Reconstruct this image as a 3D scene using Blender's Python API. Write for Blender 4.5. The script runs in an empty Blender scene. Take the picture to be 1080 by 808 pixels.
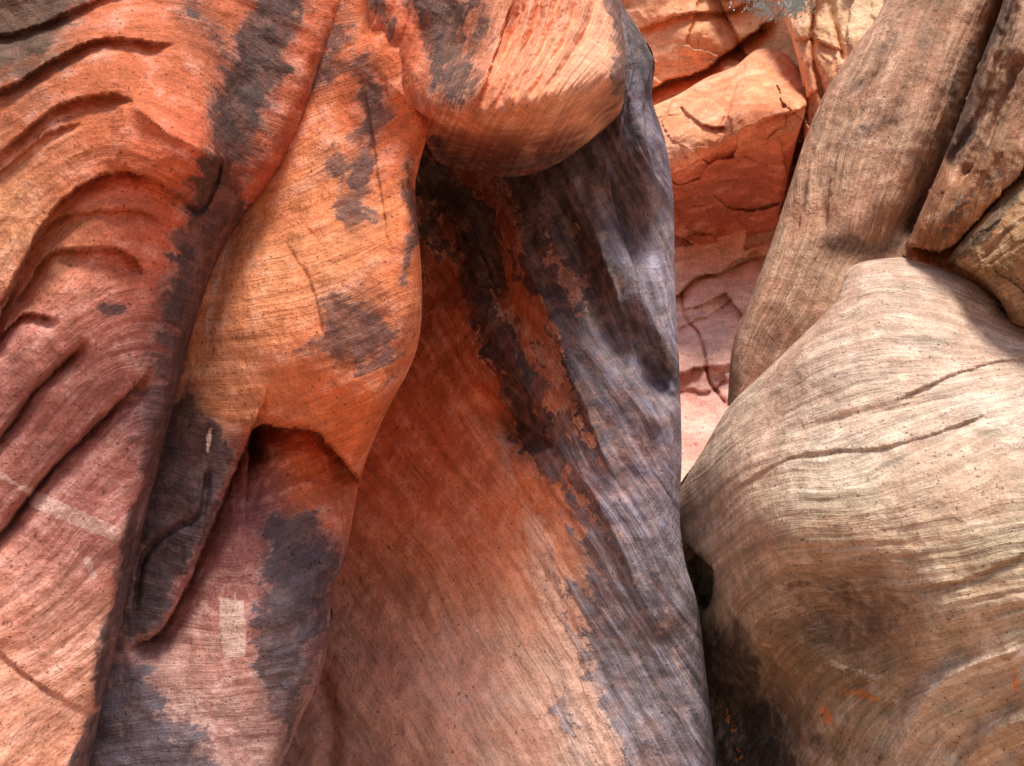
import bpy, math, random
import numpy as np

FPX=1037.0; PITCH=math.radians(18); CAM=np.array([0,0,1.6])
fw=np.array([0,math.cos(PITCH),math.sin(PITCH)]); upv=np.array([0,-math.sin(PITCH),math.cos(PITCH)]); rt=np.array([1.0,0,0])
def world(px,py,d):
    px=np.asarray(px,float)[...,None];py=np.asarray(py,float)[...,None];d=np.asarray(d,float)[...,None]
    return CAM+d*(fw+rt*(px-540)/FPX+upv*(404-py)/FPX)

# ---------------- noise ----------------
def _h(ix,iy,seed):
    n=(ix.astype(np.int64)*374761393+iy.astype(np.int64)*668265263+seed*974634777)&0xffffffff
    n=((n^(n>>13))*1274126177)&0xffffffff
    return (n^(n>>16))&0xffffffff
def perlin(x,y,seed=0):
    x0=np.floor(x);y0=np.floor(y);fx=x-x0;fy=y-y0
    u=fx*fx*fx*(fx*(fx*6-15)+10);v=fy*fy*fy*(fy*(fy*6-15)+10)
    def g(ix,iy,dx,dy):
        a=_h(ix,iy,seed)/4294967296.0*2*math.pi
        return np.cos(a)*dx+np.sin(a)*dy
    n00=g(x0,y0,fx,fy);n10=g(x0+1,y0,fx-1,fy);n01=g(x0,y0+1,fx,fy-1);n11=g(x0+1,y0+1,fx-1,fy-1)
    return ((n00*(1-u)+n10*u)*(1-v)+(n01*(1-u)+n11*u)*v)*1.5
def fbm(x,y,o=4,seed=0,g=0.5):
    s=0;a=1;t=0
    for i in range(o):
        s=s+a*perlin(x*2**i+i*17.3,y*2**i-i*9.1,seed+i);t+=a;a*=g
    return s/t
def ridged(x,y,o=3,seed=0):
    s=0;a=1;t=0
    for i in range(o):
        s=s+a*(1-2*np.abs(perlin(x*2**i+i*7.3,y*2**i-i*3.1,seed+i)));t+=a;a*=0.5
    return s/t
def cells(x,y,seed):
    ix=np.floor(x);iy=np.floor(y);best=np.full(x.shape,1e9);val=np.zeros(x.shape)
    for i in (-1,0,1):
        for j in (-1,0,1):
            cx=ix+i;cy=iy+j
            r1=_h(cx,cy,seed)/4294967296.0;r2=_h(cx,cy,seed+1)/4294967296.0;r3=_h(cx,cy,seed+2)/4294967296.0
            sx=cx+r1;sy=cy+r2;d=np.maximum(np.abs(x-sx),np.abs(y-sy))*0.5+0.5*np.hypot(x-sx,y-sy)
            m=d<best;best=np.where(m,d,best)
            val=np.where(m,(r3-0.5)+(x-sx)*(r1-0.5)*1.4+(y-sy)*(r2-0.35)*1.4,val)
    return val
def sstep(a,b,x):
    t=np.clip((x-a)/(b-a),0,1);return t*t*(3-2*t)

# ---------------- curves ----------------
def smooth(pts,n):
    P=np.array(pts,float)
    if len(P)==2:
        t=np.linspace(0,1,n)[:,None];return P[0]*(1-t)+P[1]*t
    Q=np.vstack([2*P[0]-P[1],P,2*P[-1]-P[-2]]);out=[]
    for i in range(len(P)-1):
        p0,p1,p2,p3=Q[i:i+4];t=np.linspace(0,1,16,endpoint=False)[:,None]
        out.append(0.5*((2*p1)+(-p0+p2)*t+(2*p0-5*p1+4*p2-p3)*t*t+(-p0+3*p1-3*p2+p3)*t**3))
    out=np.vstack(out+[P[-1:]])
    L=np.concatenate([[0],np.cumsum(np.linalg.norm(np.diff(out,axis=0),axis=1))])
    if L[-1]<1e-6:return np.repeat(P[:1],n,0)
    s=np.linspace(0,L[-1],n)
    return np.stack([np.interp(s,L,out[:,0]),np.interp(s,L,out[:,1])],1)
def coons(top,right,bottom,left,nu,nv):
    T=smooth(top,nu);B=smooth(bottom,nu);L=smooth(left,nv);R=smooth(right,nv)
    u=np.linspace(0,1,nu)[None,:,None];v=np.linspace(0,1,nv)[:,None,None]
    return ((1-v)*T[None]+v*B[None]+(1-u)*L[:,None]+u*R[:,None]
        -((1-u)*(1-v)*T[0]+u*(1-v)*T[-1]+(1-u)*v*B[0]+u*v*B[-1]))
def linedist(px,py,pts,sm=True):
    P=smooth(pts,max(8,len(pts)*4)) if sm and len(pts)>2 else np.array(pts,float)
    best=np.full(px.shape,1e9);sg=np.zeros(px.shape);tt=np.zeros(px.shape);n=len(P)-1
    for i in range(n):
        a=P[i];b=P[i+1];dx,dy=b-a;L2=dx*dx+dy*dy+1e-9
        t=((px-a[0])*dx+(py-a[1])*dy)/L2;tc=np.clip(t,0,1)
        d=np.hypot(px-a[0]-tc*dx,py-a[1]-tc*dy)
        m=d<best;c=dx*(py-a[1])-dy*(px-a[0])
        best=np.where(m,d,best);sg=np.where(m,np.sign(c),sg);tt=np.where(m,(i+tc)/n,tt)
    return best,sg,tt
def inpoly(px,py,pts):
    ins=np.zeros(px.shape,bool);n=len(pts)
    for i in range(n):
        x1,y1=pts[i];x2,y2=pts[(i+1)%n]
        if y1==y2: continue
        c=((y1>py)!=(y2>py))&(px<(x2-x1)*(py-y1)/(y2-y1)+x1)
        ins^=c
    return ins
def tps(pts):
    P=np.array(pts,float);X=P[:,:2]/100;n=len(P)
    def U(r):return np.where(r>1e-9,r*r*np.log(r+1e-12),0)
    K=U(np.linalg.norm(X[:,None]-X[None],axis=2))+np.eye(n)*0.02
    A=np.zeros((n+3,n+3));A[:n,:n]=K;A[:n,n]=1;A[:n,n+1:]=X;A[n,:n]=1;A[n+1:,:n]=X.T
    w=np.linalg.solve(A,np.concatenate([P[:,2],[0,0,0]]))
    def f(px,py):
        o=w[n]+w[n+1]*px/100+w[n+2]*py/100
        for i in range(n): o=o+w[i]*U(np.hypot(px/100-X[i,0],py/100-X[i,1]))
        return o
    return f
def lin(c):
    c=np.array(c,float)/255;return np.where(c<0.04045,c/12.92,((c+0.055)/1.055)**2.4)
def shepard(px,py,cols):
    num=0;den=0
    for c in cols:
        r=c[5] if len(c)>5 else 70
        d2=(px-c[0])**2+(py-c[1])**2
        w=np.exp(-d2/(2*r*r))+1e-3/(1+d2/1e4)
        num=num+w[...,None]*lin(c[2:5]);den=den+w
    return num/den[...,None]

# ---------------- material ----------------
def rock_mat(name,strie=1.0,grit=1.0,bump=1.0,rough=0.88,pale=(225,185,165),moss=(190,150,60),flake=1.0,freq=10.0,osc=1.0,streak=0.3,vmin=0.4,soft=0.0):
    m=bpy.data.materials.new(name);m.use_nodes=True;nt=m.node_tree;N=nt.nodes;Lk=nt.links
    for n in list(N):N.remove(n)
    def nd(t,**k):
        n=N.new(t)
        for a,b in k.items():setattr(n,a,b)
        return n
    def lk(a,b):Lk.new(a,b)
    out=nd('ShaderNodeOutputMaterial');bs=nd('ShaderNodeBsdfPrincipled');lk(bs.outputs[0],out.inputs[0])
    def at(nm):
        return nd('ShaderNodeAttribute',attribute_name=nm)
    base=at('base');var=at('varnish');st=at('stain');bed=at('bed')
    sep=nd('ShaderNodeSeparateXYZ');lk(st.outputs['Vector'],sep.inputs[0])
    tc=nd('ShaderNodeTexCoord')
    def mapping(src,sc):
        n=nd('ShaderNodeMapping');n.inputs['Scale'].default_value=sc;lk(src,n.inputs['Vector']);return n.outputs[0]
    def noise(vec,scale,det=6,rg=0.6,dist=0):
        n=nd('ShaderNodeTexNoise');n.inputs['Scale'].default_value=scale;n.inputs['Detail'].default_value=det
        n.inputs['Roughness'].default_value=rg;n.inputs['Distortion'].default_value=dist;lk(vec,n.inputs['Vector']);return n.outputs['Fac']
    def math_(op,a,b=None,c=None):
        n=nd('ShaderNodeMath',operation=op)
        for i,v in enumerate((a,b,c)):
            if v is None: continue
            if isinstance(v,(int,float)):n.inputs[i].default_value=v
            else:lk(v,n.inputs[i])
        return n.outputs[0]
    def rng(v,a,b,c=0,d=1,sm=True):
        n=nd('ShaderNodeMapRange');n.interpolation_type='SMOOTHSTEP' if sm else 'LINEAR'
        lk(v,n.inputs[0])
        for i,x in ((1,a),(2,b),(3,c),(4,d)):
            if isinstance(x,(int,float)):n.inputs[i].default_value=x
            else:lk(x,n.inputs[i])
        return n.outputs[0]
    def mix(f,a,b,bt='MIX'):
        n=nd('ShaderNodeMix',data_type='RGBA',blend_type=bt)
        if isinstance(f,(int,float)):n.inputs[0].default_value=f
        else:lk(f,n.inputs[0])
        for i,v in ((6,a),(7,b)):
            if isinstance(v,tuple):n.inputs[i].default_value=v
            else:lk(v,n.inputs[i])
        return n.outputs[2]
    B=bed.outputs['Vector'];O=mapping(tc.outputs['Object'],(osc,osc,osc))
    s1=noise(mapping(B,(0.7,freq*0.9,1)),1.7,6,0.62,0.12)
    s2=noise(mapping(B,(0.35,freq*0.3,1)),1.5,4,0.6,0.5)
    s3=noise(mapping(B,(1.2,freq*3.2,1)),1.7,3,0.6,0.08)
    g1=noise(O,6,6,0.64,0.2);g2=noise(O,52,3,0.66);g3=noise(O,1.9,4,0.6,0.6)
    fl=noise(O,3.6,8,0.70,0.4);fl2=noise(O,7.5,7,0.72,0.3)
    vis=rng(g3,0.40,0.60,vmin,1.0)
    col=base.outputs['Color']
    def gain(f,lo,hi,fac=1.0):
        return rng(f,0.3,0.7,1-(1-lo)*fac,1+(hi-1)*fac)
    def mulc(c,f):
        n=nd('ShaderNodeVectorMath',operation='SCALE');lk(c,n.inputs[0]);lk(f,n.inputs['Scale']);return n.outputs[0]
    hue=mix(rng(g3,0.35,0.68),(1.04,0.95,0.92,1),(0.99,1.05,1.06,1))
    col=mix(1.0,col,hue,'MULTIPLY')
    col=mulc(col,gain(s2,0.88,1.12))
    col=mulc(col,gain(fl,0.86,1.12))
    dust=math_('MULTIPLY',rng(math_('ADD',g1,math_('MULTIPLY',s2,0.8)),0.86,1.12),0.26)
    col=mix(dust,col,tuple(lin(pale))+(1,))
    base_f=sep.outputs[0]
    vcol=mulc(var.outputs['Color'],rng(fl2,0.32,0.68,0.78,1.24))
    vcol=mulc(vcol,rng(s2,0.35,0.66,1-0.55*streak,1+0.55*streak))
    vcol=mulc(vcol,rng(s1,0.35,0.66,1-0.3*streak,1+0.3*streak))
    halo=math_('MULTIPLY',rng(math_('ADD',base_f,math_('MULTIPLY',math_('SUBTRACT',g3,0.5),0.9)),0.10,0.75),0.68)
    col=mix(halo,col,mix(0.35,vcol,base.outputs['Color'],'MIX'))
    vf=math_('ADD',base_f,math_('MULTIPLY',math_('SUBTRACT',fl,0.5),1.6*flake))
    vf=math_('ADD',vf,math_('MULTIPLY',math_('SUBTRACT',s2,0.5),1.1))
    vf=math_('ADD',vf,math_('MULTIPLY',math_('SUBTRACT',s1,0.5),0.55))
    vf=math_('ADD',vf,math_('MULTIPLY',math_('SUBTRACT',g2,0.5),0.3))
    vm=rng(vf,0.45-soft,0.52+soft)
    rim=math_('MULTIPLY',rng(vf,0.32,0.43),rng(fl2,0.46,0.54))
    rim=math_('MULTIPLY',rim,rng(base_f,0.1,0.35))
    pcol=mix(0.3,tuple(lin(pale))+(1,),base.outputs['Color'])
    col=mix(math_('MULTIPLY',rim,0.6 if soft<0.05 else 0.25),col,pcol)
    vs=math_('MULTIPLY',vm,rng(g1,0.3,0.62,0.55,0.95))
    col=mix(vs,col,vcol)
    pf=math_('ADD',sep.outputs[1],math_('MULTIPLY',math_('SUBTRACT',fl2,0.5),1.8*flake))
    pm=math_('MULTIPLY',rng(pf,0.46,0.54),rng(sep.outputs[1],0.3,0.9,0.42,0.95))
    mc=tuple(lin(moss))+(1,)
    col=mix(pm,col,pcol)
    mf=math_('ADD',sep.outputs[2],math_('MULTIPLY',math_('SUBTRACT',noise(O,17,3,0.7),0.5),1.8))
    col=mix(math_('MULTIPLY',rng(mf,0.52,0.66),0.7),col,mc)
    def var_gain(f,lo,hi):
        lo_=rng(vis,0,1,1.0,lo,False);hi_=rng(vis,0,1,1.0,hi,False);return rng(f,0.36,0.62,lo_,hi_)
    k=strie
    col=mulc(col,var_gain(s1,1-0.18*k,1+0.12*k))
    col=mulc(col,var_gain(s3,1-0.13*k,1+0.10*k))
    col=mulc(col,gain(g1,0.85,1.13,grit))
    col=mulc(col,gain(g2,0.82,1.16,grit))
    pit=rng(noise(O,30,2,0.6),0.66,0.72)
    col=mulc(col,rng(pit,0,1,1,0.5,False))
    lk(col,bs.inputs['Base Color'])
    lk(math_('SUBTRACT',rough,math_('MULTIPLY',vm,0.12)),bs.inputs['Roughness'])
    bs.inputs['Specular IOR Level'].default_value=0.35
    h=math_('MULTIPLY',math_('MULTIPLY',s1,vis),0.024*strie)
    h=math_('ADD',h,math_('MULTIPLY',math_('MULTIPLY',s3,vis),0.006*strie))
    h=math_('ADD',h,math_('MULTIPLY',g1,0.040*grit))
    h=math_('ADD',h,math_('MULTIPLY',g2,0.0040*grit))
    h=math_('ADD',h,math_('MULTIPLY',vm,0.006 if soft<0.05 else 0.002))
    h=math_('SUBTRACT',h,math_('MULTIPLY',pit,0.010))
    bp=nd('ShaderNodeBump');bp.inputs['Strength'].default_value=0.9;bp.inputs['Distance'].default_value=bump
    lk(h,bp.inputs['Height']);lk(bp.outputs[0],bs.inputs['Normal'])
    return m

# ---------------- rock builder ----------------
def build(name,label,cat,top,right,bottom,left,nu,nv,h,iso,mat,sil=(),feats=(),bumps=(),cols=(),vcols=(),
          dark=(),pale=(),moss=(),amp=0.05,nscale=90,strata=0.015,sfreq=6,skirt='',seed=1,warp=18,adir=(1,0),gcol=0.85,kind=None,back=0.45,
          blocks=(60,60,0.0),crag=0.04,sub=0.4,cw=1.0,sat=1.0,tint=(1,1,1)):
    G=coons(top,right,bottom,left,nu,nv);px=G[...,0];py=G[...,1]
    wx=fbm(px/nscale,py/nscale,4,seed+50)*warp;wy=fbm(px/nscale,py/nscale,4,seed+60)*warp
    hx=fbm(px/14,py/14,3,seed+150)*5;hy=fbm(px/14,py/14,3,seed+160)*5
    d=tps(h)(px,py)
    ip=[]
    for pts,val in iso:
        for p in smooth(pts,6):ip.append((p[0],p[1],val))
    c=tps(ip)(px+wx*0.4,py+wy*0.4)
    a=(px*adir[0]+py*adir[1])/100
    for pts,R,w in sil:
        ds,_,_=linedist(px,py,pts)
        q=1-np.clip(ds/w,0,1);d=d+R*(1-np.sqrt(np.clip(1-q*q,0,1)))
    fx=px+wx*0.15+hx*0.5;fy=py+wy*0.15+hy*0.5
    for f in feats:
        kind_f=f[0];pts,A,w=f[1:4]
        ds,sg,tt=linedist(fx,fy,pts)
        md=f[4] if len(f)>4 else 'b'
        fade={'b':sstep(0,0.15,tt)*sstep(1,0.85,tt),'s':sstep(0,0.15,tt),'e':sstep(1,0.85,tt),'n':1.0}[md]
        if kind_f=='ledge' and md=='b': fade=fade*(0.75+0.25*sstep(-0.3,0.25,perlin(px/50,py/50,seed+300)))
        s=ds*sg
        if kind_f=='ledge':
            fl=np.where(s>0,np.exp(-(s/w)**1.3)*sstep(0,1.4,s),0)
            d=d+A*fade*fl-0.03*A*fade*np.exp(-np.abs(s)/(w*0.4))*(s<=0)
        elif kind_f=='groove':
            d=d+A*fade*np.exp(-(s/w)**2)
        elif kind_f=='ridge':
            d=d-A*fade*np.exp(-np.abs(s)/w)
    for cx,cy,rx,ry,ang,A in bumps:
        t=math.radians(ang);X=(fx-cx)*math.cos(t)+(fy-cy)*math.sin(t);Y=-(fx-cx)*math.sin(t)+(fy-cy)*math.cos(t)
        d=d+A*np.exp(-(X/rx)**2-(Y/ry)**2)
    d=d+amp*fbm(px/nscale,py/nscale,5,seed)
    d=d+crag*ridged((px+wx)/(nscale*0.8),(py+wy)/(nscale*0.8),4,seed+33)*-1
    if blocks[2]>0:
        d=d+blocks[2]*cells((px+hx*.6+wx*.3+py*0.25)/blocks[0],(py+hy*.6+wy*.3-px*0.2)/blocks[1],seed+90)
        if sub>0:d=d+blocks[2]*sub*cells((px+hx*.6-py*.2)/blocks[0]*2.1,(py+hy*.6+px*.15)/blocks[1]*2.1,seed+95)
    vis=sstep(-0.35,0.35,fbm(px/130,py/130,2,seed+200))
    n1=perlin(c*sfreq,a*0.35,seed+9);n2=perlin(c*sfreq*2.7,a*0.6,seed+19)
    d=d+(strata*(1-2*np.abs(n1))+strata*0.45*n2)*(0.25+0.75*vis)
    shp=px.shape
    cx_=px+(wx*1.1+hx*1.0)*cw;cy_=py+(wy*1.1+hy*1.0)*cw
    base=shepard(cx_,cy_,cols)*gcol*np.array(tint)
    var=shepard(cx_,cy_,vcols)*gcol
    lum=base.mean(-1,keepdims=True);base=np.clip(base*sat+lum*(1-sat),0.01,None)
    base=base/np.maximum(1,base.max(-1,keepdims=True)/0.84)
    def field(lst,k_=1.0):
        o=np.zeros(shp);X=px+(cx_-px)*k_;Y=py+(cy_-py)*k_
        for s in lst:
            k,pts,w,st=s
            if k=='line':
                ds,_,_=linedist(X,Y,pts);f=st*np.clip(1-ds/w,0,1)
            else:
                ds,_,_=linedist(X,Y,list(pts)+[pts[0]],False);ins=inpoly(X,Y,pts)
                f=st*np.clip(0.5+np.where(ins,ds,-ds)/w,0,1)
            o=np.maximum(o,f)
        return o
    D=field(dark);Pf=field(pale,0.35);M=field(moss)
    arrs=[px,py,d,c,a,D,Pf,M]+[base[...,i] for i in range(3)]+[var[...,i] for i in range(3)]
    S=np.stack(arrs,-1)
    def ext(S,axis,end):
        K=7;T=np.moveaxis(S,axis,0)
        e=T[-1] if end else T[0];inn=T[-12] if end else T[11]
        dr=inn[:,:2]-e[:,:2];dr=dr/(np.linalg.norm(dr,axis=1,keepdims=True)+1e-6)
        add=[]
        for k in range(1,K+1):
            q=e.copy();q[:,2]+=back*k*(0.5+0.12*k);q[:,:2]+=dr*(1.5*k*k*0.6);q[:,4]+=k*.2;add.append(q)
        add=np.array(add)
        T=np.concatenate([T,add],0) if end else np.concatenate([add[::-1],T],0)
        return np.moveaxis(T,0,axis)
    if 'L' in skirt:S=ext(S,1,False)
    if 'R' in skirt:S=ext(S,1,True)
    if 'T' in skirt:S=ext(S,0,False)
    if 'B' in skirt:S=ext(S,0,True)
    V,U=S.shape[:2];co=world(S[...,0],S[...,1],S[...,2]).reshape(-1,3)
    org=co.mean(0);co=co-org
    idx=np.arange(V*U).reshape(V,U)
    q=np.stack([idx[:-1,:-1],idx[1:,:-1],idx[1:,1:],idx[:-1,1:]],-1).reshape(-1,4)
    me=bpy.data.meshes.new(name)
    me.vertices.add(len(co));me.vertices.foreach_set('co',co.astype(np.float32).ravel())
    me.loops.add(q.size);me.loops.foreach_set('vertex_index',q.astype(np.int32).ravel())
    me.polygons.add(len(q));me.polygons.foreach_set('loop_start',np.arange(0,q.size,4,dtype=np.int32))
    me.update(calc_edges=True);me.polygons.foreach_set('use_smooth',np.ones(len(q),bool))
    F=S.reshape(-1,S.shape[-1]);one=np.ones((len(F),1));z=np.zeros((len(F),1))
    def addc(nm,x):
        at=me.attributes.new(nm,'FLOAT_COLOR','POINT');at.data.foreach_set('color',np.hstack([x,one]).astype(np.float32).ravel())
    def addv(nm,x):
        at=me.attributes.new(nm,'FLOAT_VECTOR','POINT');at.data.foreach_set('vector',x.astype(np.float32).ravel())
    addc('base',F[:,8:11]);addc('varnish',F[:,11:14]);addv('stain',F[:,5:8]);addv('bed',np.hstack([F[:,4:5],F[:,3:4],z]))
    me.materials.append(mat)
    ob=bpy.data.objects.new(name,me);ob.location=org;bpy.context.scene.collection.objects.link(ob)
    ob['label']=label;ob['category']=cat
    if kind:ob['kind']=kind
    return ob

# ================= A : near wall =================
mA=rock_mat('red_sandstone',strie=0.9,freq=8,pale=(236,202,190),moss=(170,110,70),soft=0.09,flake=0.9,grit=1.1)
Ar=[(470,-320),(400,-60),(350,50),(302,165),(242,250),(212,320),(190,400),(165,500),(140,600),(118,700),(95,808),(40,1120)]
build('canyon_wall','ribbed orange and mauve sandstone wall with curved ledges','rock wall',
 top=[(-300,-320),(60,-320),(470,-320)],right=Ar,
 bottom=[(-300,1120),(40,1120)],left=[(-300,-320),(-300,1120)],nu=350,nv=650,
 h=[(-300,-320,6.9),(0,-100,6.6),(0,0,6.2),(150,0,6.5),(300,0,6.9),(470,-320,7.6),(0,200,6.0),(100,160,6.0),(190,160,6.1),(245,215,6.6),
    (0,400,5.9),(100,350,6.0),(190,380,6.4),(0,550,5.9),(130,540,6.2),(0,808,5.7),(95,800,6.1),(-300,400,5.5),(-300,1120,5.2),(40,1120,5.9)],
 iso=[([(-100,160),(0,120),(100,75),(200,85),(260,140)],0),([(-50,360),(0,320),(60,225),(130,190),(205,220)],1.3),([(0,450),(80,370),(150,340),(200,350)],2.4),
      ([(-50,600),(0,560),(130,415)],3.4),([(0,720),(60,690),(120,640)],5),([(0,860),(50,825),(100,770)],6.2),([(0,-40),(200,-60),(350,-20)],-1.5)],
 mat=mA,sil=[(Ar,0.3,22)],
 feats=[('ledge',[(-40,400),(0,332),(45,235),(90,192),(145,180),(210,220)],0.26,24),
        ('ledge',[(-30,365),(10,300),(50,236),(100,222),(150,222),(182,244)],0.09,14),
        ('ledge',[(10,330),(50,268),(85,262),(130,262),(158,295)],0.14,18),
        ('ledge',[(-60,200),(0,160),(60,112),(120,100),(150,112)],0.15,22),
        ('ledge',[(-60,215),(0,180),(50,140),(90,128)],0.07,12),
        ('ledge',[(-60,90),(0,95),(60,60),(110,40),(190,48)],0.18,18),
        ('ledge',[(-40,40),(30,30),(80,8),(150,-20)],0.12,16),
        ('groove',[(-50,625),(0,562),(50,500),(95,455),(140,408)],0.12,3.5),
        ('ledge',[(-50,625),(0,562),(50,500),(95,455),(140,408)],0.20,12,'n'),
        ('ledge',[(-40,500),(0,462),(40,408),(95,355)],0.18,10),('groove',[(-40,500),(0,462),(40,408),(95,355)],0.06,3),
        ('ledge',[(-40,370),(0,352),(30,330),(66,338)],0.16,10),
        ('ledge',[(236,165),(232,195),(212,228),(190,212)],0.09,10),
        ('ridge',[(132,104),(180,140),(222,165),(236,190)],0.09,10),
        ('ridge',[(132,104),(128,140),(120,178)],0.06,8),
        ('groove',[(215,300),(190,400),(165,480),(140,560),(120,660),(98,790)],0.08,4),
        ('ledge',[(-10,680),(40,720),(100,755)],0.03,10)],
 bumps=[(195,165,42,38,0,-0.14),(20,20,60,40,0,0.15),(255,90,30,90,10,0.14)],
 cols=[(0,60,140,84,60),(60,120,208,118,78),(120,60,214,120,80),(190,165,222,108,72,40),(20,230,232,176,128,45),(90,240,215,118,84,50),(160,280,202,106,82,50),
       (60,340,195,124,106,50),(40,430,165,108,102,60),(130,400,168,104,98,60),(50,540,186,126,116,60),(110,560,178,112,106,50),(40,640,222,158,136,50),(60,720,234,168,142,60),
       (50,800,238,172,140,60),(250,80,180,100,72,60),(330,20,212,112,74,50),(-200,400,170,95,75,150),(170,0,208,116,78)],
 vcols=[(0,0,84,64,50,80),(240,120,62,48,46),(200,350,66,52,54),(120,700,72,60,66,60),(20,420,118,74,72)],
 dark=[('line',[(310,-60),(285,30),(260,100),(242,170),(230,230),(208,300),(190,400),(165,500)],60,0.98),
       ('line',[(190,360),(165,480),(142,580),(117,700),(95,800)],26,0.95),
       ('poly',[(-60,-80),(120,-80),(80,20),(30,80),(-60,110)],70,0.85),('line',[(200,10),(235,60),(240,100)],46,0.6),
       ('line',[(112,325),(124,328)],14,1.0),('line',[(0,440),(60,500)],50,0.25),('line',[(0,130),(60,90)],30,0.35)],
 pale=[('line',[(40,526),(90,548),(120,562)],11,2.0),('line',[(0,500),(40,520)],9,0.8),('poly',[(0,600),(100,600),(90,810),(0,810)],80,0.34),('line',[(80,400),(130,380)],40,0.3),('line',[(94,590),(98,608)],6,1.6),('line',[(0,240),(30,200)],30,0.4)],
 amp=0.06,nscale=120,strata=0.008,sfreq=5,skirt='R',seed=3,adir=(0.9,-0.4),gcol=0.98,blocks=(110,85,0.0),crag=0.012,sub=0)

# ================= B : pillar =================
Bright=[(500,-320),(480,-120),(462,-20),(452,60),(452,112),(451,140),(442,175),(438,205),(445,300),(439,370),(405,440),(380,505),(364,590),(349,620),(350,655),(336,720),(300,808),(225,1120)]
mB=rock_mat('orange_sandstone',strie=0.9,freq=9,pale=(238,208,194),moss=(210,115,65),soft=0.06,flake=1.0)
build('rock_pillar','tall orange sandstone fin with hollow alcove and dark streaks','rock formation',
 top=[(330,-320),(500,-320)],right=Bright,bottom=[(0,1120),(225,1120)],
 left=[(330,-320),(300,-60),(250,60),(200,180),(150,300),(130,420),(105,540),(80,660),(50,808),(0,1120)],nu=260,nv=640,
 h=[(330,-320,7.9),(300,0,7.5),(380,0,7.0),(395,60,6.8),(250,180,7.2),(330,150,6.9),(440,140,6.75),(200,300,7.0),(240,300,6.85),(320,280,6.6),(425,250,6.5),(200,420,6.9),(260,410,6.6),(330,390,6.4),(420,380,6.5),(480,-200,7.3),
    (280,520,6.85),(340,540,6.85),(220,520,6.75),(160,600,6.75),(230,620,6.8),(300,640,6.7),(345,640,6.9),(130,700,6.7),(220,740,6.6),(300,740,6.7),(150,808,6.5),(270,808,6.6),(0,1120,6.4),(225,1120,6.3)],
 iso=[([(230,120),(440,40)],0),([(220,250),(330,220),(440,160)],1.3),([(200,380),(320,370),(440,320)],2.8),([(180,500),(260,520),(380,470)],4),([(140,620),(250,640),(350,600)],5.3),([(100,740),(220,730),(330,720)],6.5),([(60,880),(300,850)],8)],
 mat=mB,sil=[(Bright,0.45,22)],
 feats=[('ledge',[(262,470),(264,456),(278,446),(296,450),(330,452),(352,472),(384,512)],0.75,28,'n'),
        ('ridge',[(258,450),(280,440),(320,446),(360,466)],0.06,10),
        ('ledge',[(128,682),(150,676),(172,662),(195,620),(220,560),(243,505),(264,456)],0.38,20,'s'),
        ('groove',[(268,452),(243,505),(220,560),(195,620),(172,662),(145,676)],0.06,4,'n'),
        ('groove',[(222,480),(212,540),(180,560),(150,590),(140,660)],0.07,3.5),
        ('ridge',[(398,70),(440,118),(447,145),(440,200),(443,300),(436,370)],0.05,8),
        ('ledge',[(300,250),(330,300),(345,360)],0.03,12),('ledge',[(385,90),(400,180),(410,260)],0.03,14)],
 bumps=[(232,300,14,90,12,0.06),(330,330,60,90,15,-0.10),(400,420,40,40,0,-0.12),(200,600,18,90,20,-0.06),(270,700,40,80,10,-0.05),(400,200,30,80,0,0.06),(330,500,40,20,10,0.10)],
 cols=[(330,60,222,124,80,60),(300,180,238,148,98,50),(250,270,242,158,110,50),(330,260,244,156,108,50),(420,120,218,112,70,40),(420,260,228,130,84,40),(230,380,234,156,114,40),(320,380,234,142,96,50),
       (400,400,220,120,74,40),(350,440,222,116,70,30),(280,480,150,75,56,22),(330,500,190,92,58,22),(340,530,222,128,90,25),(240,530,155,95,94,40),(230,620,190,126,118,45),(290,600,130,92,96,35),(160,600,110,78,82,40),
       (330,660,140,97,98,30),(180,730,184,138,130,40),(260,740,204,156,146,40),(150,800,144,118,120,40),(290,790,160,126,122,40),(220,680,206,142,128,35)],
 vcols=[(380,150,96,68,62),(360,330,108,72,66),(300,620,78,68,76,60),(160,560,72,58,64,60),(140,780,92,84,94,60),(430,240,98,70,66,40)],
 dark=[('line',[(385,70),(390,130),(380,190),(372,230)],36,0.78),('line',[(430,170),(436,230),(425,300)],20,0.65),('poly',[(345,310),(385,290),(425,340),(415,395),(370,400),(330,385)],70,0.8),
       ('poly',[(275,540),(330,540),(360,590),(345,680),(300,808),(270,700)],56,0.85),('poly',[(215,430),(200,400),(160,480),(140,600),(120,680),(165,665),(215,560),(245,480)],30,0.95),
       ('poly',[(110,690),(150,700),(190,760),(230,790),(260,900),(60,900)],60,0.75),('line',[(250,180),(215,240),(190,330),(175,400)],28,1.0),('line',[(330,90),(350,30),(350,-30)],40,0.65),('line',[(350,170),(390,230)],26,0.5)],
 pale=[('poly',[(233,630),(257,634),(260,690),(236,692)],7,1.5),('line',[(240,260),(222,330),(220,370)],9,0.7),('poly',[(180,600),(270,600),(270,808),(170,790)],60,0.42),('line',[(222,455),(220,475)],7,0.9),('line',[(180,740),(230,790)],30,0.45),('poly',[(235,240),(330,230),(330,300),(230,330)],70,0.35)],
 moss=[('poly',[(300,470),(345,480),(370,530),(310,560)],30,0.6)],
 amp=0.06,nscale=90,strata=0.007,sfreq=5,skirt='RL',seed=8,adir=(1,-0.2),warp=14,gcol=1.02,blocks=(100,90,0.0),crag=0.012,sub=0)

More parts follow.
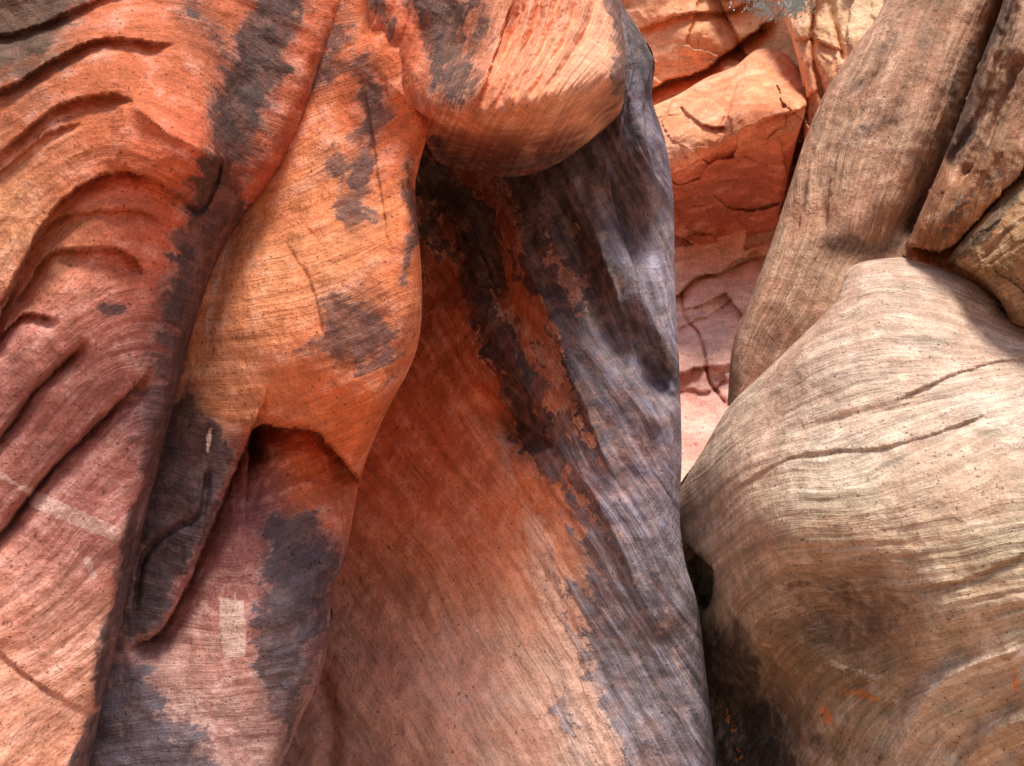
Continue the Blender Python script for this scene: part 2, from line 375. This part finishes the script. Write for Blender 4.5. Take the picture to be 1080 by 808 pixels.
# ================= D : overhang =================
mD=rock_mat('pale_orange_sandstone',strie=1.2,freq=6,pale=(245,205,180),soft=0.05)
Dbot=[(446,128),(453,154),(464,172),(500,182),(548,186),(592,170),(648,126),(658,108)]
Dr=[(650,-320),(650,-100),(654,0),(660,60),(658,108)]
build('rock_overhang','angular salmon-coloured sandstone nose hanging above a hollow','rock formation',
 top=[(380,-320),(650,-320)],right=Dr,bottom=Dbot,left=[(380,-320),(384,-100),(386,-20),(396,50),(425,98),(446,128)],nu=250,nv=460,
 h=[(380,-320,7.6),(650,-320,7.6),(390,0,6.85),(450,0,6.7),(500,-60,6.9),(540,0,6.55),(600,0,6.5),(655,0,6.9),(430,80,6.7),(490,60,6.5),(570,60,6.15),(620,50,6.2),(652,50,6.5),(460,118,6.4),(520,134,6.0),(570,126,5.8),(615,102,5.85),(652,86,6.2),(470,160,7.3),(500,172,7.6),(545,176,7.5),(560,152,6.8),(600,154,7.3),(640,120,7.2)],
 iso=[([(440,-60),(400,60)],-1),([(520,-60),(490,30),(455,120)],0.5),([(590,-60),(560,30),(500,130)],1.8),([(650,-40),(630,30),(570,125)],3.1),([(710,0),(680,70),(620,120)],4.2)],
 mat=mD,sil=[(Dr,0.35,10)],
 feats=[('ledge',[(440,118),(470,132),(515,142),(560,136),(605,114),(640,94),(664,84)],0.3,300,'n'),
        ('groove',[(400,-60),(430,10),(455,70),(462,120)],0.05,14),('ledge',[(500,118),(520,60),(540,0),(570,-80)],0.14,30,'s')]+
       [('ridge' if i%2==0 else 'groove',[(548+i*9.5,-40),(534+i*9.5,30),(495+i*9,122-max(0,i-2)*3.5)],0.085 if i%2==0 else 0.08,4.5 if i%2==0 else 3.5) for i in range(10)],
 bumps=[(478,40,24,70,-10,0.12)],
 cols=[(400,40,212,108,68,30),(440,60,205,106,70,30),(480,60,205,112,78,35),(540,60,238,162,122,45),(600,60,244,178,142,40),(500,110,226,138,98,20),(560,108,238,162,124,20),(615,80,226,154,120,20),(545,170,108,54,38,15),(480,162,102,50,38,15),(600,152,108,58,44,14),(520,160,110,56,40,14),(640,116,110,62,50,11),(570,158,110,54,42,13),(540,-80,215,130,100,80)],  # dark red-brown entries below the ridge paint shade onto the underside
 vcols=[(460,30,74,58,54),(650,60,104,80,76)],
 dark=[('line',[(430,-40),(455,0),(475,40),(480,80)],56,0.8),('line',[(505,-40),(505,30)],30,0.65),('line',[(654,0),(662,50),(655,90)],26,0.9),('line',[(400,0),(420,60)],28,0.5),('line',[(460,150),(470,168),(540,178),(600,160)],18,0.6)],  # last stroke deepens the painted underside shade
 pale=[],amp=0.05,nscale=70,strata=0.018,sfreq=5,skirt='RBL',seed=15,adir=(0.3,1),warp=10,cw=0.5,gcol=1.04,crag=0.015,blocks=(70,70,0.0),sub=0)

# ================= E : middle wall =================
Er=[(640,-320),(648,-60),(655,0),(672,28),(690,62),(688,105),(702,150),(710,210),(712,300),(717,400),(719,480),(717,540),(722,590),(736,640),(746,720),(756,808),(790,1120)]
mE=rock_mat('varnished_sandstone',strie=0.9,freq=8,rough=0.82,pale=(240,194,172),flake=1.15,streak=0.9,grit=0.85,soft=0.015)
build('canyon_wall','sweeping sandstone wall coated in purple-grey desert varnish','rock wall',
 top=[(380,-320),(640,-320)],right=Er,bottom=[(140,1120),(790,1120)],left=[(380,-320),(400,0),(400,200),(380,330),(340,480),(310,600),(270,700),(230,808),(140,1120)],nu=310,nv=640,
 h=[(380,-320,9.4),(640,-320,8.9),(660,40,8.5),(440,150,9.6),(520,180,9.4),(600,180,8.8),(660,180,8.4),(700,230,8.4),(430,350,9.5),(500,330,9.2),(560,380,8.7),(640,400,8.2),(700,420,8.0),(380,550,9.0),(470,560,8.6),(600,600,8.1),(700,600,7.85),(310,720,8.8),(430,740,8.2),(600,800,7.7),(740,800,7.7),(140,1120,8.4),(500,1120,7.6),(780,1120,7.2)],
 iso=[([(440,600),(560,808)],0),([(420,420),(520,560),(640,760)],1.4),([(440,220),(560,440),(720,700)],3.2),([(520,180),(620,360),(720,520)],4.6),([(600,120),(660,240),(715,380)],5.6),([(640,0),(680,120)],6.6),([(250,700),(380,900)],-1.6)],
 mat=mE,sil=[(Er,0.6,30)],
 feats=[('ledge',[(640,160),(655,240),(680,310),(705,370)],-0.14,28),('groove',[(650,320),(690,400),(712,440)],0.18,16),('ridge',[(585,150),(630,250),(665,360),(700,470)],0.16,20),
        ('ledge',[(690,60),(680,110),(690,170),(712,210)],-0.12,18),('groove',[(330,700),(350,760),(345,840)],0.12,10),
        ('ledge',[(505,400),(545,440),(585,470)],0.24,24),('ridge',[(520,200),(565,300),(605,400),(655,520)],0.14,20),
        ('ledge',[(655,10),(668,60),(662,110),(650,170)],-0.12,24),('groove',[(455,170),(470,260),(480,330)],0.12,26),
        ('groove',[(580,190),(620,290),(665,400)],0.14,14),('ledge',[(480,200),(530,320),(560,420)],-0.16,26),('ridge',[(600,470),(650,570),(700,680)],0.06,16)],
 bumps=[(692,398,16,28,-10,0.30),(652,225,22,46,-14,0.28),(545,448,34,20,48,0.26),(528,290,18,66,-22,0.26),(618,220,14,34,-14,0.18),(470,420,50,100,-10,0.10),(640,520,40,80,-30,-0.08),(700,140,16,24,0,-0.08),(670,300,14,30,-10,-0.10)],
 cols=[(470,230,140,76,52,50),(430,350,165,86,54,50),(520,300,200,108,70,40),(570,340,222,134,96,35),(440,460,208,112,70,50),(540,470,232,142,98,30),(590,440,218,142,108,30),(500,560,226,136,94,45),(540,640,238,170,134,45),(420,600,192,120,86,50),(380,700,192,142,122,50),(470,720,224,170,150,50),(560,740,240,194,172,50),  # brown upper-left entries bake in the shadow below the overhang
       (620,770,234,194,174,40),(350,790,184,150,134,40),(650,300,165,135,125,50),(700,700,170,145,140,50),(660,100,145,122,120,60)],
 vcols=[(620,180,80,74,84,50),(560,250,56,50,54,50),(680,200,116,112,130,40),(640,350,88,84,98,50),(700,300,146,142,160,30),(620,500,104,100,114,50),(690,520,124,120,136,40),(640,640,112,108,118,50),(700,740,114,110,122,50),(520,400,50,42,42,40),(570,460,52,46,50,30),(600,780,134,126,132,40),(470,300,58,48,46,50),(400,680,120,98,90,60)],  # varnish tones; near-black hollows are painted shade, pale ridges painted sky sheen
 dark=[('poly',[(590,100),(540,190),(585,240),(610,330),(590,380),(600,440),(615,500),(610,570),(612,640),(600,690),(615,740),(640,800),(640,1100),(900,1100),(800,500),(760,0),(650,0)],120,1.1),
       ('line',[(450,180),(500,250),(525,330),(545,410),(580,490)],44,0.92),('line',[(540,190),(570,270),(600,330)],34,0.85),('poly',[(430,160),(520,170),(490,260),(440,320),(420,260)],60,0.5),  # streaks, then a polygon adding to the painted shadow below the overhang
       ('line',[(570,600),(590,680),(590,760)],34,0.5),('poly',[(330,560),(390,560),(400,680),(330,740)],60,0.2),('line',[(560,400),(600,400)],30,0.6)],
 pale=[('line',[(530,460),(545,520),(560,560)],18,0.65),('line',[(560,560),(578,640),(590,690),(618,740),(640,800)],38,0.9),('poly',[(440,640),(560,600),(620,808),(440,808)],80,0.5),('line',[(540,330),(590,400)],34,0.6),('line',[(690,640),(720,720)],30,0.35),('line',[(470,650),(480,720)],20,0.7),('line',[(650,560),(680,640)],30,0.35)],
 amp=0.10,nscale=130,strata=0.007,sfreq=4.0,skirt='R',seed=21,adir=(0.5,0.8),warp=22,gcol=1.12,crag=0.018,blocks=(130,180,0.0),sub=0)

# ================= F : far cliff =================
mF=rock_mat('sunlit_sandstone',strie=0.6,freq=5,bump=1.6,pale=(252,222,198),osc=0.5,grit=1.0,vmin=0.2,streak=0.2)
build('canyon_cliff','tall salmon sandstone cliff broken by ledges and cracks','cliff',
 top=[(520,-260),(1180,-260)],right=[(1180,-260),(1180,760)],bottom=[(520,760),(1180,760)],left=[(520,-260),(520,760)],nu=430,nv=600,
 h=[(520,-260,23.5),(680,0,20),(770,40,20.6),(900,0,20.2),(700,100,20.4),(700,290,18.9),(760,400,16.8),(800,300,18.4),(700,500,15.0),(700,760,11.5),(1180,-260,23),(1180,760,11.5),(800,150,20.5),(860,-200,23)],
 iso=[([(600,40),(900,-20)],0),([(600,200),(900,120)],1.6),([(600,330),(900,270)],2.9),([(600,520),(900,470)],4.8)],
 mat=mF,feats=[('ledge',[(660,112),(700,86),(735,76),(765,56),(800,30)],1.4,12,'n'),('ledge',[(690,24),(720,14),(770,10),(800,-10)],0.4,16,'n'),
    ('ledge',[(690,302),(712,312),(735,292),(762,286),(790,272),(840,266)],0.5,12,'n'),('ledge',[(762,286),(772,276),(800,262)],0.25,6),('groove',[(718,310),(724,335),(740,360),(748,400),(764,424)],0.2,1.8,'n'),
    ('ledge',[(706,352),(728,340),(752,330),(775,312)],0.14,8),('ledge',[(700,428),(722,410),(745,412),(770,396)],0.16,9),('ledge',[(750,-20),(790,60),(830,130)],0.5,18,'n')],
 bumps=[(735,30,40,30,0,-0.5),(735,330,22,30,10,-0.2),(760,370,24,40,10,-0.25)],
 cols=[(690,30,238,168,128,40),(730,30,242,176,134,30),(770,30,244,178,132,30),(750,60,175,102,76,8),(720,105,236,160,122,25),(720,275,240,168,132,25),(780,260,246,188,150,25),(720,330,240,188,168,30),(770,320,243,190,166,30),(740,400,240,184,168,40),(730,460,232,176,162,30),(820,20,248,200,152,30),(880,10,252,214,172,40)],  # small dark entry paints shade into the cave slit
 vcols=[(740,200,150,95,72)],dark=[('line',[(700,460),(720,490)],20,0.3)],pale=[('poly',[(700,290),(820,290),(800,480),(700,480)],60,0.35)],
 amp=0.2,nscale=70,strata=0.03,sfreq=4,skirt='',seed=33,gcol=1.5,blocks=(95,70,0.35),crag=0.05,warp=10,sub=0.15)
blockR=[(852,88),(850,115),(840,150),(828,200),(816,242)]
blockB=[(706,246),(735,256),(765,264),(790,250),(816,242)]
blockT=[(688,112),(715,100),(745,82),(775,70),(800,52),(830,58),(852,88)]
blockL=[(688,112),(694,150),(704,190),(706,246)]
build('rock_block','angular orange sandstone block with shaded undercut face','rock',
 top=blockT,right=blockR,bottom=blockB,left=blockL,nu=150,nv=170,
 h=[(690,112,18.4),(740,90,18.0),(800,60,17.8),(850,90,17.8),(700,180,17.0),(740,155,16.3),(790,130,15.9),(845,112,16.3),(708,245,18.6),(765,262,19.2),(815,240,18.9),(740,205,17.7),(800,185,17.5)],
 iso=[([(690,110),(850,60)],0),([(700,180),(845,115)],0.8),([(708,245),(815,230)],1.8)],mat=mF,
 sil=[(blockT,0.3,5),(blockR,0.3,6),(blockL,0.3,5)],
 feats=[('ledge',[(695,192),(730,172),(765,150),(800,128),(852,112)],0.4,200,'n'),('ledge',[(715,110),(740,130),(770,135)],0.2,9),('groove',[(760,150),(775,90),(790,62)],0.12,3),('ledge',[(704,215),(740,205),(790,190)],0.15,16)],
 cols=[(710,130,244,172,128,22),(770,100,242,164,122,25),(830,85,238,160,116,20),(740,150,238,150,104,16),(800,112,226,138,94,16),(770,205,180,106,80,25),(720,228,168,94,68,20),(800,215,188,112,84,20),(750,190,175,98,70,14)],  # lower, darker entries paint shade onto the undercut face
 vcols=[(770,200,120,70,50)],dark=[('line',[(830,120),(838,160)],12,0.4)],amp=0.15,nscale=45,strata=0.03,sfreq=6,skirt='TRBL',seed=38,warp=8,cw=0.6,gcol=1.25,back=0.6,blocks=(60,45,0.2),crag=0.05,sub=0.2)
cl=[(808,-200),(812,-60),(820,0),(836,45),(846,90),(848,150),(850,220)]
build('rock_column','slender yellow-orange sandstone column with vertical joints','rock formation',
 top=[(808,-200),(1060,-200)],right=[(1060,-200),(1060,260)],bottom=[(850,220),(1060,260)],left=cl,nu=170,nv=240,
 h=[(810,-200,18.6),(815,0,17.6),(850,100,16.8),(870,0,17.0),(930,0,16.8),(900,60,16.4),(1060,-200,18.6),(1060,260,16),(850,220,17)],
 iso=[([(820,-50),(850,200)],0),([(870,-50),(900,200)],0.8),([(930,-50),(960,200)],1.6)],mat=mF,sil=[(cl,0.5,8)],
 feats=[('groove',[(845,-60),(855,0),(858,60),(870,110)],0.3,3,'n'),('groove',[(880,-60),(878,10),(890,60)],0.2,3,'n'),('ledge',[(820,50),(850,40),(880,50)],0.2,9,'n')],
 cols=[(830,30,244,176,130,20),(860,20,250,196,150,20),(900,0,252,212,170,25),(850,80,244,170,126,20),(880,60,250,194,148,20)],vcols=[(860,20,160,100,70)],
 dark=[('line',[(838,10),(845,40)],8,0.3)],amp=0.1,nscale=40,strata=0.03,sfreq=8,skirt='L',seed=41,warp=8,gcol=1.4,blocks=(32,60,0.25),crag=0.04,sub=0.2)

# ================= G : upper boulder =================
Gl=[(985,-320),(960,-80),(930,8),(898,54),(870,98),(848,150),(832,200),(812,260),(791,315),(773,362),(767,428)]
mG=rock_mat('brown_sandstone',strie=1.2,freq=7,pale=(232,206,184),moss=(215,130,70),vmin=0.6,soft=0.09,grit=1.1)
build('boulder','smooth brown banded sandstone shoulder wedged above another boulder','boulder',
 top=[(985,-320),(1250,-320)],right=[(1250,-320),(1250,500)],bottom=[(767,428),(800,430),(900,440),(1250,500)],left=Gl,nu=280,nv=390,
 h=[(985,-320,10.0),(925,20,9.4),(860,115,9.3),(830,240,9.1),(780,370,8.95),(780,430,8.9),(910,100,9.0),(890,200,8.8),(970,60,8.85),(960,200,8.6),(1030,60,8.7),(1250,-320,9.3),(1250,500,8.0),(850,330,8.75),(890,280,8.65),(850,400,8.75),(1000,280,8.6)],
 iso=[([(900,20),(850,130),(830,250),(780,380)],0),([(950,20),(900,130),(870,260),(800,400)],1.2),([(1000,10),(960,120),(910,240),(850,360)],2.4),([(1050,10),(1010,120),(960,250),(900,380)],3.6),([(1150,0),(1080,250)],5)],
 mat=mG,sil=[(Gl,0.35,14)],
 feats=[('groove',[(1000,0),(975,80),(930,150),(900,240)],0.06,12),('ledge',[(935,60),(905,120),(880,180),(870,250)],0.08,18),('ridge',[(1010,20),(985,90),(960,150),(930,240)],0.06,12),
        ('ledge',[(1060,0),(1030,80),(1000,160),(965,240)],0.60,13,'n'),('ledge',[(950,30),(925,90),(900,140)],0.07,12),('ledge',[(880,100),(858,160),(845,230),(815,300)],0.06,14),('ledge',[(1030,10),(1005,80),(985,140)],0.06,12)],
 bumps=[(915,268,50,26,-10,0.16)],
 cols=[(900,70,190,150,126,45),(950,60,184,142,116,45),(1010,30,168,128,104,40),(870,150,198,158,132,40),(940,170,194,150,122,45),(860,230,186,146,120,40),(930,245,140,104,84,30),(830,300,184,144,118,40),(800,370,162,124,104,35),(880,280,178,140,114,35),(1020,120,148,112,90,40)],
 vcols=[(900,200,112,88,74),(800,400,86,66,58)],
 dark=[('line',[(1000,-20),(975,60),(925,130),(870,180)],28,0.5),('line',[(870,250),(920,262),(950,262)],26,0.6),('line',[(1040,30),(1010,90),(985,160),(960,230)],24,0.6),('line',[(960,10),(930,60),(890,110)],16,0.45)],
 pale=[('poly',[(860,120),(960,40),(960,200),(850,260)],70,0.4)],moss=[('line',[(950,180),(960,185)],10,0.6)],
 amp=0.06,nscale=100,strata=0.016,sfreq=6,skirt='L',seed=51,adir=(0.3,1),gcol=1.15,crag=0.015,blocks=(90,150,0.0),sub=0)
g2l=[(1085,-320),(1070,-80),(1058,0),(1036,60),(1016,115),(992,175),(962,245),(952,268)]
build('boulder','rough brown sandstone slab beside a deep dark crack','boulder',
 top=[(1085,-320),(1300,-320)],right=[(1300,-320),(1300,480)],bottom=[(952,268),(970,280),(1008,290),(1045,305),(1300,430)],left=g2l,nu=180,nv=310,
 h=[(1085,-320,8.9),(1058,0,8.25),(1000,170,8.1),(955,268,8.1),(1080,60,7.9),(1040,180,7.7),(1010,230,7.75),(1080,200,7.7),(1300,-320,8.3),(1300,480,7.4),(1010,290,8.2)],
 iso=[([(1060,0),(955,265)],0),([(1100,0),(1030,180),(1000,280)],0.9),([(1180,0),(1080,280)],2)],
 mat=mG,sil=[(g2l,0.35,12)],
 feats=[('groove',[(1075,-20),(1050,80),(1035,120),(1000,170)],0.14,5,'n'),('ledge',[(1085,60),(1060,110),(1045,150),(1010,200)],0.24,15),('ridge',[(1080,120),(1030,190),(975,262)],0.08,10),('ledge',[(960,258),(1000,262),(1040,222),(1085,172)],0.5,14,'n')],
 cols=[(1060,60,150,114,90,35),(1030,130,134,98,76,30),(1000,200,154,106,78,25),(1070,150,162,120,92,30),(1030,220,170,120,80,25),(980,262,166,110,76,18),(1070,10,168,128,102,30)],
 vcols=[(1030,150,80,62,54)],dark=[('line',[(1060,0),(1030,90),(1000,160)],22,0.65),('line',[(1045,190),(1000,240)],24,0.55)],moss=[('line',[(1000,235),(1040,205)],26,0.5),('line',[(960,265),(1010,278)],12,0.6)],
 amp=0.08,nscale=60,strata=0.014,sfreq=6,skirt='L',seed=57,adir=(0.3,1),gcol=1.05,crag=0.03,blocks=(55,80,0.05),sub=0.2)
g3t=[(998,276),(1025,240),(1055,208),(1085,185),(1300,90)]
g3b=[(998,276),(1030,292),(1055,318),(1068,342),(1085,348),(1300,420)]
build('boulder','olive-tan weathered sandstone boulder lodged in a crack','boulder',
 top=g3t,right=[(1300,90),(1300,420)],bottom=g3b,left=[(998,276),(998,276)],nu=200,nv=130,
 h=[(998,276,7.8),(1055,208,7.75),(1085,185,7.7),(1060,270,7.35),(1085,260,7.2),(1068,338,7.6),(1300,90,7.0),(1300,420,6.8),(1300,250,6.6)],
 iso=[([(1000,270),(1085,195),(1200,120)],0),([(1020,285),(1100,240),(1200,190)],0.8),([(1060,330),(1120,310),(1200,280)],1.8)],mat=mG,
 sil=[(g3t,0.3,10),(g3b,0.4,12)],feats=[('groove',[(1030,280),(1060,250),(1100,225)],0.06,5)],
 cols=[(1040,250,168,128,90,25),(1070,230,160,124,86,25),(1060,300,172,134,96,25),(1080,320,132,102,72,15)],vcols=[(1060,270,90,72,54)],
 dark=[('line',[(1040,300),(1080,290)],20,0.5),('line',[(1010,268),(1070,210)],14,0.7)],moss=[('line',[(1020,270),(1060,230)],18,0.45)],amp=0.08,nscale=50,strata=0.012,sfreq=6,skirt='TB',seed=61,gcol=1.0,crag=0.03,blocks=(40,40,0.04))

# ================= H : big boulder =================
Ht=[(893,284),(915,275),(962,272),(1000,284),(1030,294),(1058,320),(1085,347),(1320,480)]
Hl=[(893,284),(880,318),(848,352),(800,398),(768,430),(738,480),(712,520),(702,560),(705,600),(722,640),(728,700),(738,808),(760,1120)]
mH=rock_mat('tan_sandstone',strie=1.2,freq=7,pale=(246,230,214),moss=(225,135,60),grit=1.0,vmin=0.6,soft=0.14)
build('boulder','huge rounded tan sandstone boulder with flowing bands','boulder',
 top=Ht,right=[(1320,480),(1320,1120)],bottom=[(760,1120),(1320,1120)],left=Hl,nu=330,nv=490,
 h=[(895,290,8.1),(960,285,8.0),(1080,350,7.7),(800,410,8.2),(850,400,7.6),(950,350,7.45),(950,430,7.05),(1060,430,6.8),(740,500,8.4),(715,560,8.9),(780,500,7.7),(800,560,7.35),(900,520,6.8),(1050,540,6.3),(880,620,6.8),(1000,620,6.3),(730,640,8.9),(770,640,7.9),(780,720,8.0),(850,720,7.4),(900,700,7.0),(980,740,6.55),(1060,700,6.2),(740,808,8.7),(800,808,8.0),(900,808,7.1),(1040,808,6.4),(1320,600,5.8),(1320,1120,6.0),(760,1120,8.4),(1000,1120,6.6)],
 iso=[([(780,420),(860,350),(960,330),(1080,360)],0),([(740,500),(800,450),(900,410),(1080,390)],1.0),([(725,560),(790,510),(880,490),(1000,440),(1100,410)],2.0),([(740,630),(800,570),(900,560),(1000,540),(1100,520)],3.1),([(780,720),(830,650),(940,640),(1100,610)],4.3),([(860,808),(910,740),(990,700),(1100,670)],5.5),([(950,860),(1000,780),(1100,730)],6.5)],
 mat=mH,sil=[(Ht,0.35,16),(Hl[:7],0.3,18)],
 feats=[('ledge',[(720,570),(735,585),(752,600),(750,630),(740,650)],0.6,14),('groove',[(800,460),(900,440),(1000,420),(1090,380)],0.04,7),
        ('ledge',[(860,720),(940,720),(960,760)],0.05,18),('ridge',[(950,800),(965,755),(990,722),(1030,700),(1085,680)],0.09,12),('groove',[(930,790),(948,735),(980,705),(1030,680)],0.07,12),
        ('ledge',[(940,425),(1000,395),(1060,380),(1100,375)],0.05,12),('groove',[(850,640),(900,700),(880,760)],0.05,18),('groove',[(1000,808),(1030,765),(1085,735)],0.07,10),('ridge',[(1020,808),(1045,775),(1090,755)],0.05,10),
        ('ledge',[(770,520),(840,480),(940,470),(1060,430)],0.04,16),('ledge',[(960,620),(1020,610),(1090,580)],0.05,16)],
 bumps=[(735,612,18,26,0,0.5),(880,640,75,40,10,0.24),(800,745,50,50,0,0.42),(840,550,80,40,-20,-0.06),(930,690,30,20,0,0.08),(1010,640,80,30,-10,-0.05)],
 cols=[(960,310,202,176,158,50),(900,330,194,164,146,45),(1040,350,198,172,154,40),(850,400,192,160,142,45),(780,460,188,160,142,35),(730,530,180,154,136,30),(950,400,210,186,168,50),(1050,420,212,188,170,50),(850,470,206,182,162,50),(950,500,204,178,156,50),(1050,520,200,176,152,50),
       (800,560,198,174,150,40),(900,590,186,158,130,40),(1000,600,190,164,134,50),(780,640,176,150,122,40),(880,650,130,104,78,38),(1050,640,184,160,130,45),(830,690,148,124,96,40),(940,720,164,140,110,40),(1000,720,212,192,172,28),(800,770,88,68,50,32),(880,780,164,138,108,40),(960,790,208,188,166,25),(1060,780,186,162,134,40),(1060,690,208,186,164,25)],  # darkest entries paint shade into the hollows
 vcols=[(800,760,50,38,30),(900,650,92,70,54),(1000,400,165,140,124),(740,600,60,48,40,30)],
 dark=[('line',[(765,690),(785,750),(800,808),(810,900)],62,0.95),('poly',[(835,610),(940,615),(950,680),(890,700),(830,680)],80,0.62),('line',[(730,590),(745,630)],16,0.7),('line',[(850,775),(920,795)],26,0.45),('line',[(960,420),(1080,400)],16,0.35)],  # first three marks darken the hollows as painted shade
 pale=[('poly',[(800,440),(1100,370),(1100,480),(900,520),(760,520)],80,0.42),('line',[(950,790),(965,755),(990,725),(1080,690)],16,0.65),('line',[(1010,800),(1040,765),(1080,750)],12,0.5),('line',[(880,700),(930,715)],12,0.6),('line',[(960,280),(1030,310)],30,0.4),('line',[(740,560),(800,540)],40,0.45),('line',[(960,630),(1020,650),(1080,630)],20,0.4)],
 moss=[('line',[(895,730),(922,736)],9,0.95),('line',[(866,743),(874,752)],7,1.1),('line',[(1065,705),(1072,725)],6,1.0),('line',[(760,740),(775,800)],18,0.5),('poly',[(780,680),(1080,620),(1080,808),(780,808)],60,0.16)],
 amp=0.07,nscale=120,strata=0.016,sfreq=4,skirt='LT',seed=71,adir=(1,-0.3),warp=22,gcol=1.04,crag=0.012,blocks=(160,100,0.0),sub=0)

# ================= ground =================
bpy.ops.mesh.primitive_plane_add(size=400,location=(0,0,0));g=bpy.context.object;g.name='ground'
m=bpy.data.materials.new('sand');m.use_nodes=True;nt=m.node_tree;bs=nt.nodes['Principled BSDF']
n=nt.nodes.new('ShaderNodeTexNoise');n.inputs['Scale'].default_value=40;r=nt.nodes.new('ShaderNodeValToRGB')
r.color_ramp.elements[0].color=(0.34,0.19,0.12,1);r.color_ramp.elements[1].color=(0.48,0.29,0.19,1)
nt.links.new(n.outputs[0],r.inputs[0]);nt.links.new(r.outputs[0],bs.inputs['Base Color']);bs.inputs['Roughness'].default_value=0.95
g.data.materials.append(m);g['kind']='structure';g['label']='red sandy canyon floor at the foot of walls';g['category']='ground'

# ================= shrub =================
random.seed(4)
def simple(nm,c,ro=0.8):
    m=bpy.data.materials.new(nm);m.use_nodes=True;nt=m.node_tree;b=nt.nodes['Principled BSDF']
    n=nt.nodes.new('ShaderNodeTexNoise');n.inputs['Scale'].default_value=6;r=nt.nodes.new('ShaderNodeValToRGB')
    r.color_ramp.elements[0].color=tuple(x*0.7 for x in c)+(1,);r.color_ramp.elements[1].color=tuple(x*1.3 for x in c)+(1,)
    nt.links.new(n.outputs[0],r.inputs[0]);nt.links.new(r.outputs[0],b.inputs['Base Color']);b.inputs['Roughness'].default_value=ro;return m
def shrub(px,py,d,size):
    o=world(px,py,d)
    root=bpy.data.objects.new('desert_shrub',None);root.location=o;bpy.context.scene.collection.objects.link(root)
    root['label']='sparse grey-green shrub growing on a cliff ledge';root['category']='shrub'
    V=[];Fc=[];LV=[];LF=[]
    def tube(a,b,ra,rb):
        a=np.array(a);b=np.array(b);t=b-a;t/=np.linalg.norm(t);u=np.cross(t,[0.3,0.8,0.1]);u/=np.linalg.norm(u);w=np.cross(t,u);k=len(V)
        for p,r_ in ((a,ra),(b,rb)):
            for i in range(6):
                q=i*math.pi/3;V.append(tuple(p+r_*(u*math.cos(q)+w*math.sin(q))))
        for i in range(6):Fc.append((k+i,k+(i+1)%6,k+6+(i+1)%6,k+6+i))
    for i in range(12):
        p=np.array([0,0,-0.25*size]);dr=np.array([random.uniform(-1,1),random.uniform(-0.6,0.4),random.uniform(0.2,1.0)]);dr/=np.linalg.norm(dr)
        r_=0.011*size
        for k in range(5):
            q=p+dr*size*0.17;tube(p,q,r_,r_*0.75);r_*=0.75;p=q
            dr=dr+np.array([random.uniform(-.4,.4) for _ in range(3)]);dr/=np.linalg.norm(dr)
            if k>0:
                for _ in range(20):
                    c=p+np.array([random.gauss(0,0.085*size) for _ in range(3)]);s=random.uniform(0.016,0.032)*size
                    e1=np.array([random.uniform(-1,1) for _ in range(3)]);e1/=np.linalg.norm(e1);e2=np.cross(e1,[random.random(),random.random(),1]);e2/=np.linalg.norm(e2)
                    j=len(LV);LV.extend([tuple(c-e1*s*1.6),tuple(c+e2*s*.6),tuple(c+e1*s*1.6),tuple(c-e2*s*.6)]);LF.append((j,j+1,j+2,j+3))
    for nm,v,f,mt in (('trunk',V,Fc,simple('bark',(0.4,0.32,0.28))),('crown',LV,LF,simple('leaf',(0.45,0.6,0.6)))):
        me=bpy.data.meshes.new(nm);me.from_pydata(v,[],f);me.materials.append(mt);ob=bpy.data.objects.new(nm,me);bpy.context.scene.collection.objects.link(ob);ob.parent=root
shrub(820,10,15.6,0.85)

# ================= light / camera =================
w=bpy.data.worlds.new('World');bpy.context.scene.world=w;w.use_nodes=True;nt=w.node_tree
bg=nt.nodes['Background'];sky=nt.nodes.new('ShaderNodeTexSky');sky.sky_type='NISHITA';sky.sun_disc=False
EL=math.radians(60);AZ=math.radians(166)
sky.sun_elevation=EL;sky.sun_rotation=AZ;nt.links.new(sky.outputs[0],bg.inputs[0]);bg.inputs[1].default_value=0.13
from mathutils import Vector
sd=Vector((math.cos(EL)*math.sin(AZ),math.cos(EL)*math.cos(AZ),math.sin(EL)))
L=bpy.data.lights.new('sun','SUN');L.energy=4.8;L.angle=math.radians(18);L.color=(1,0.92,0.80)
lo=bpy.data.objects.new('sun',L);bpy.context.scene.collection.objects.link(lo);lo.rotation_euler=sd.to_track_quat('Z','Y').to_euler()
cd=bpy.data.cameras.new('camera');co=bpy.data.objects.new('camera',cd);bpy.context.scene.collection.objects.link(co)
cd.sensor_width=36;cd.lens=36*FPX/1080;cd.clip_end=1000;co.location=CAM;co.rotation_euler=(math.pi/2+PITCH,0,0)
bpy.context.scene.camera=co
s=bpy.context.scene;s.view_settings.view_transform='Standard';s.view_settings.look='None';s.view_settings.exposure=0
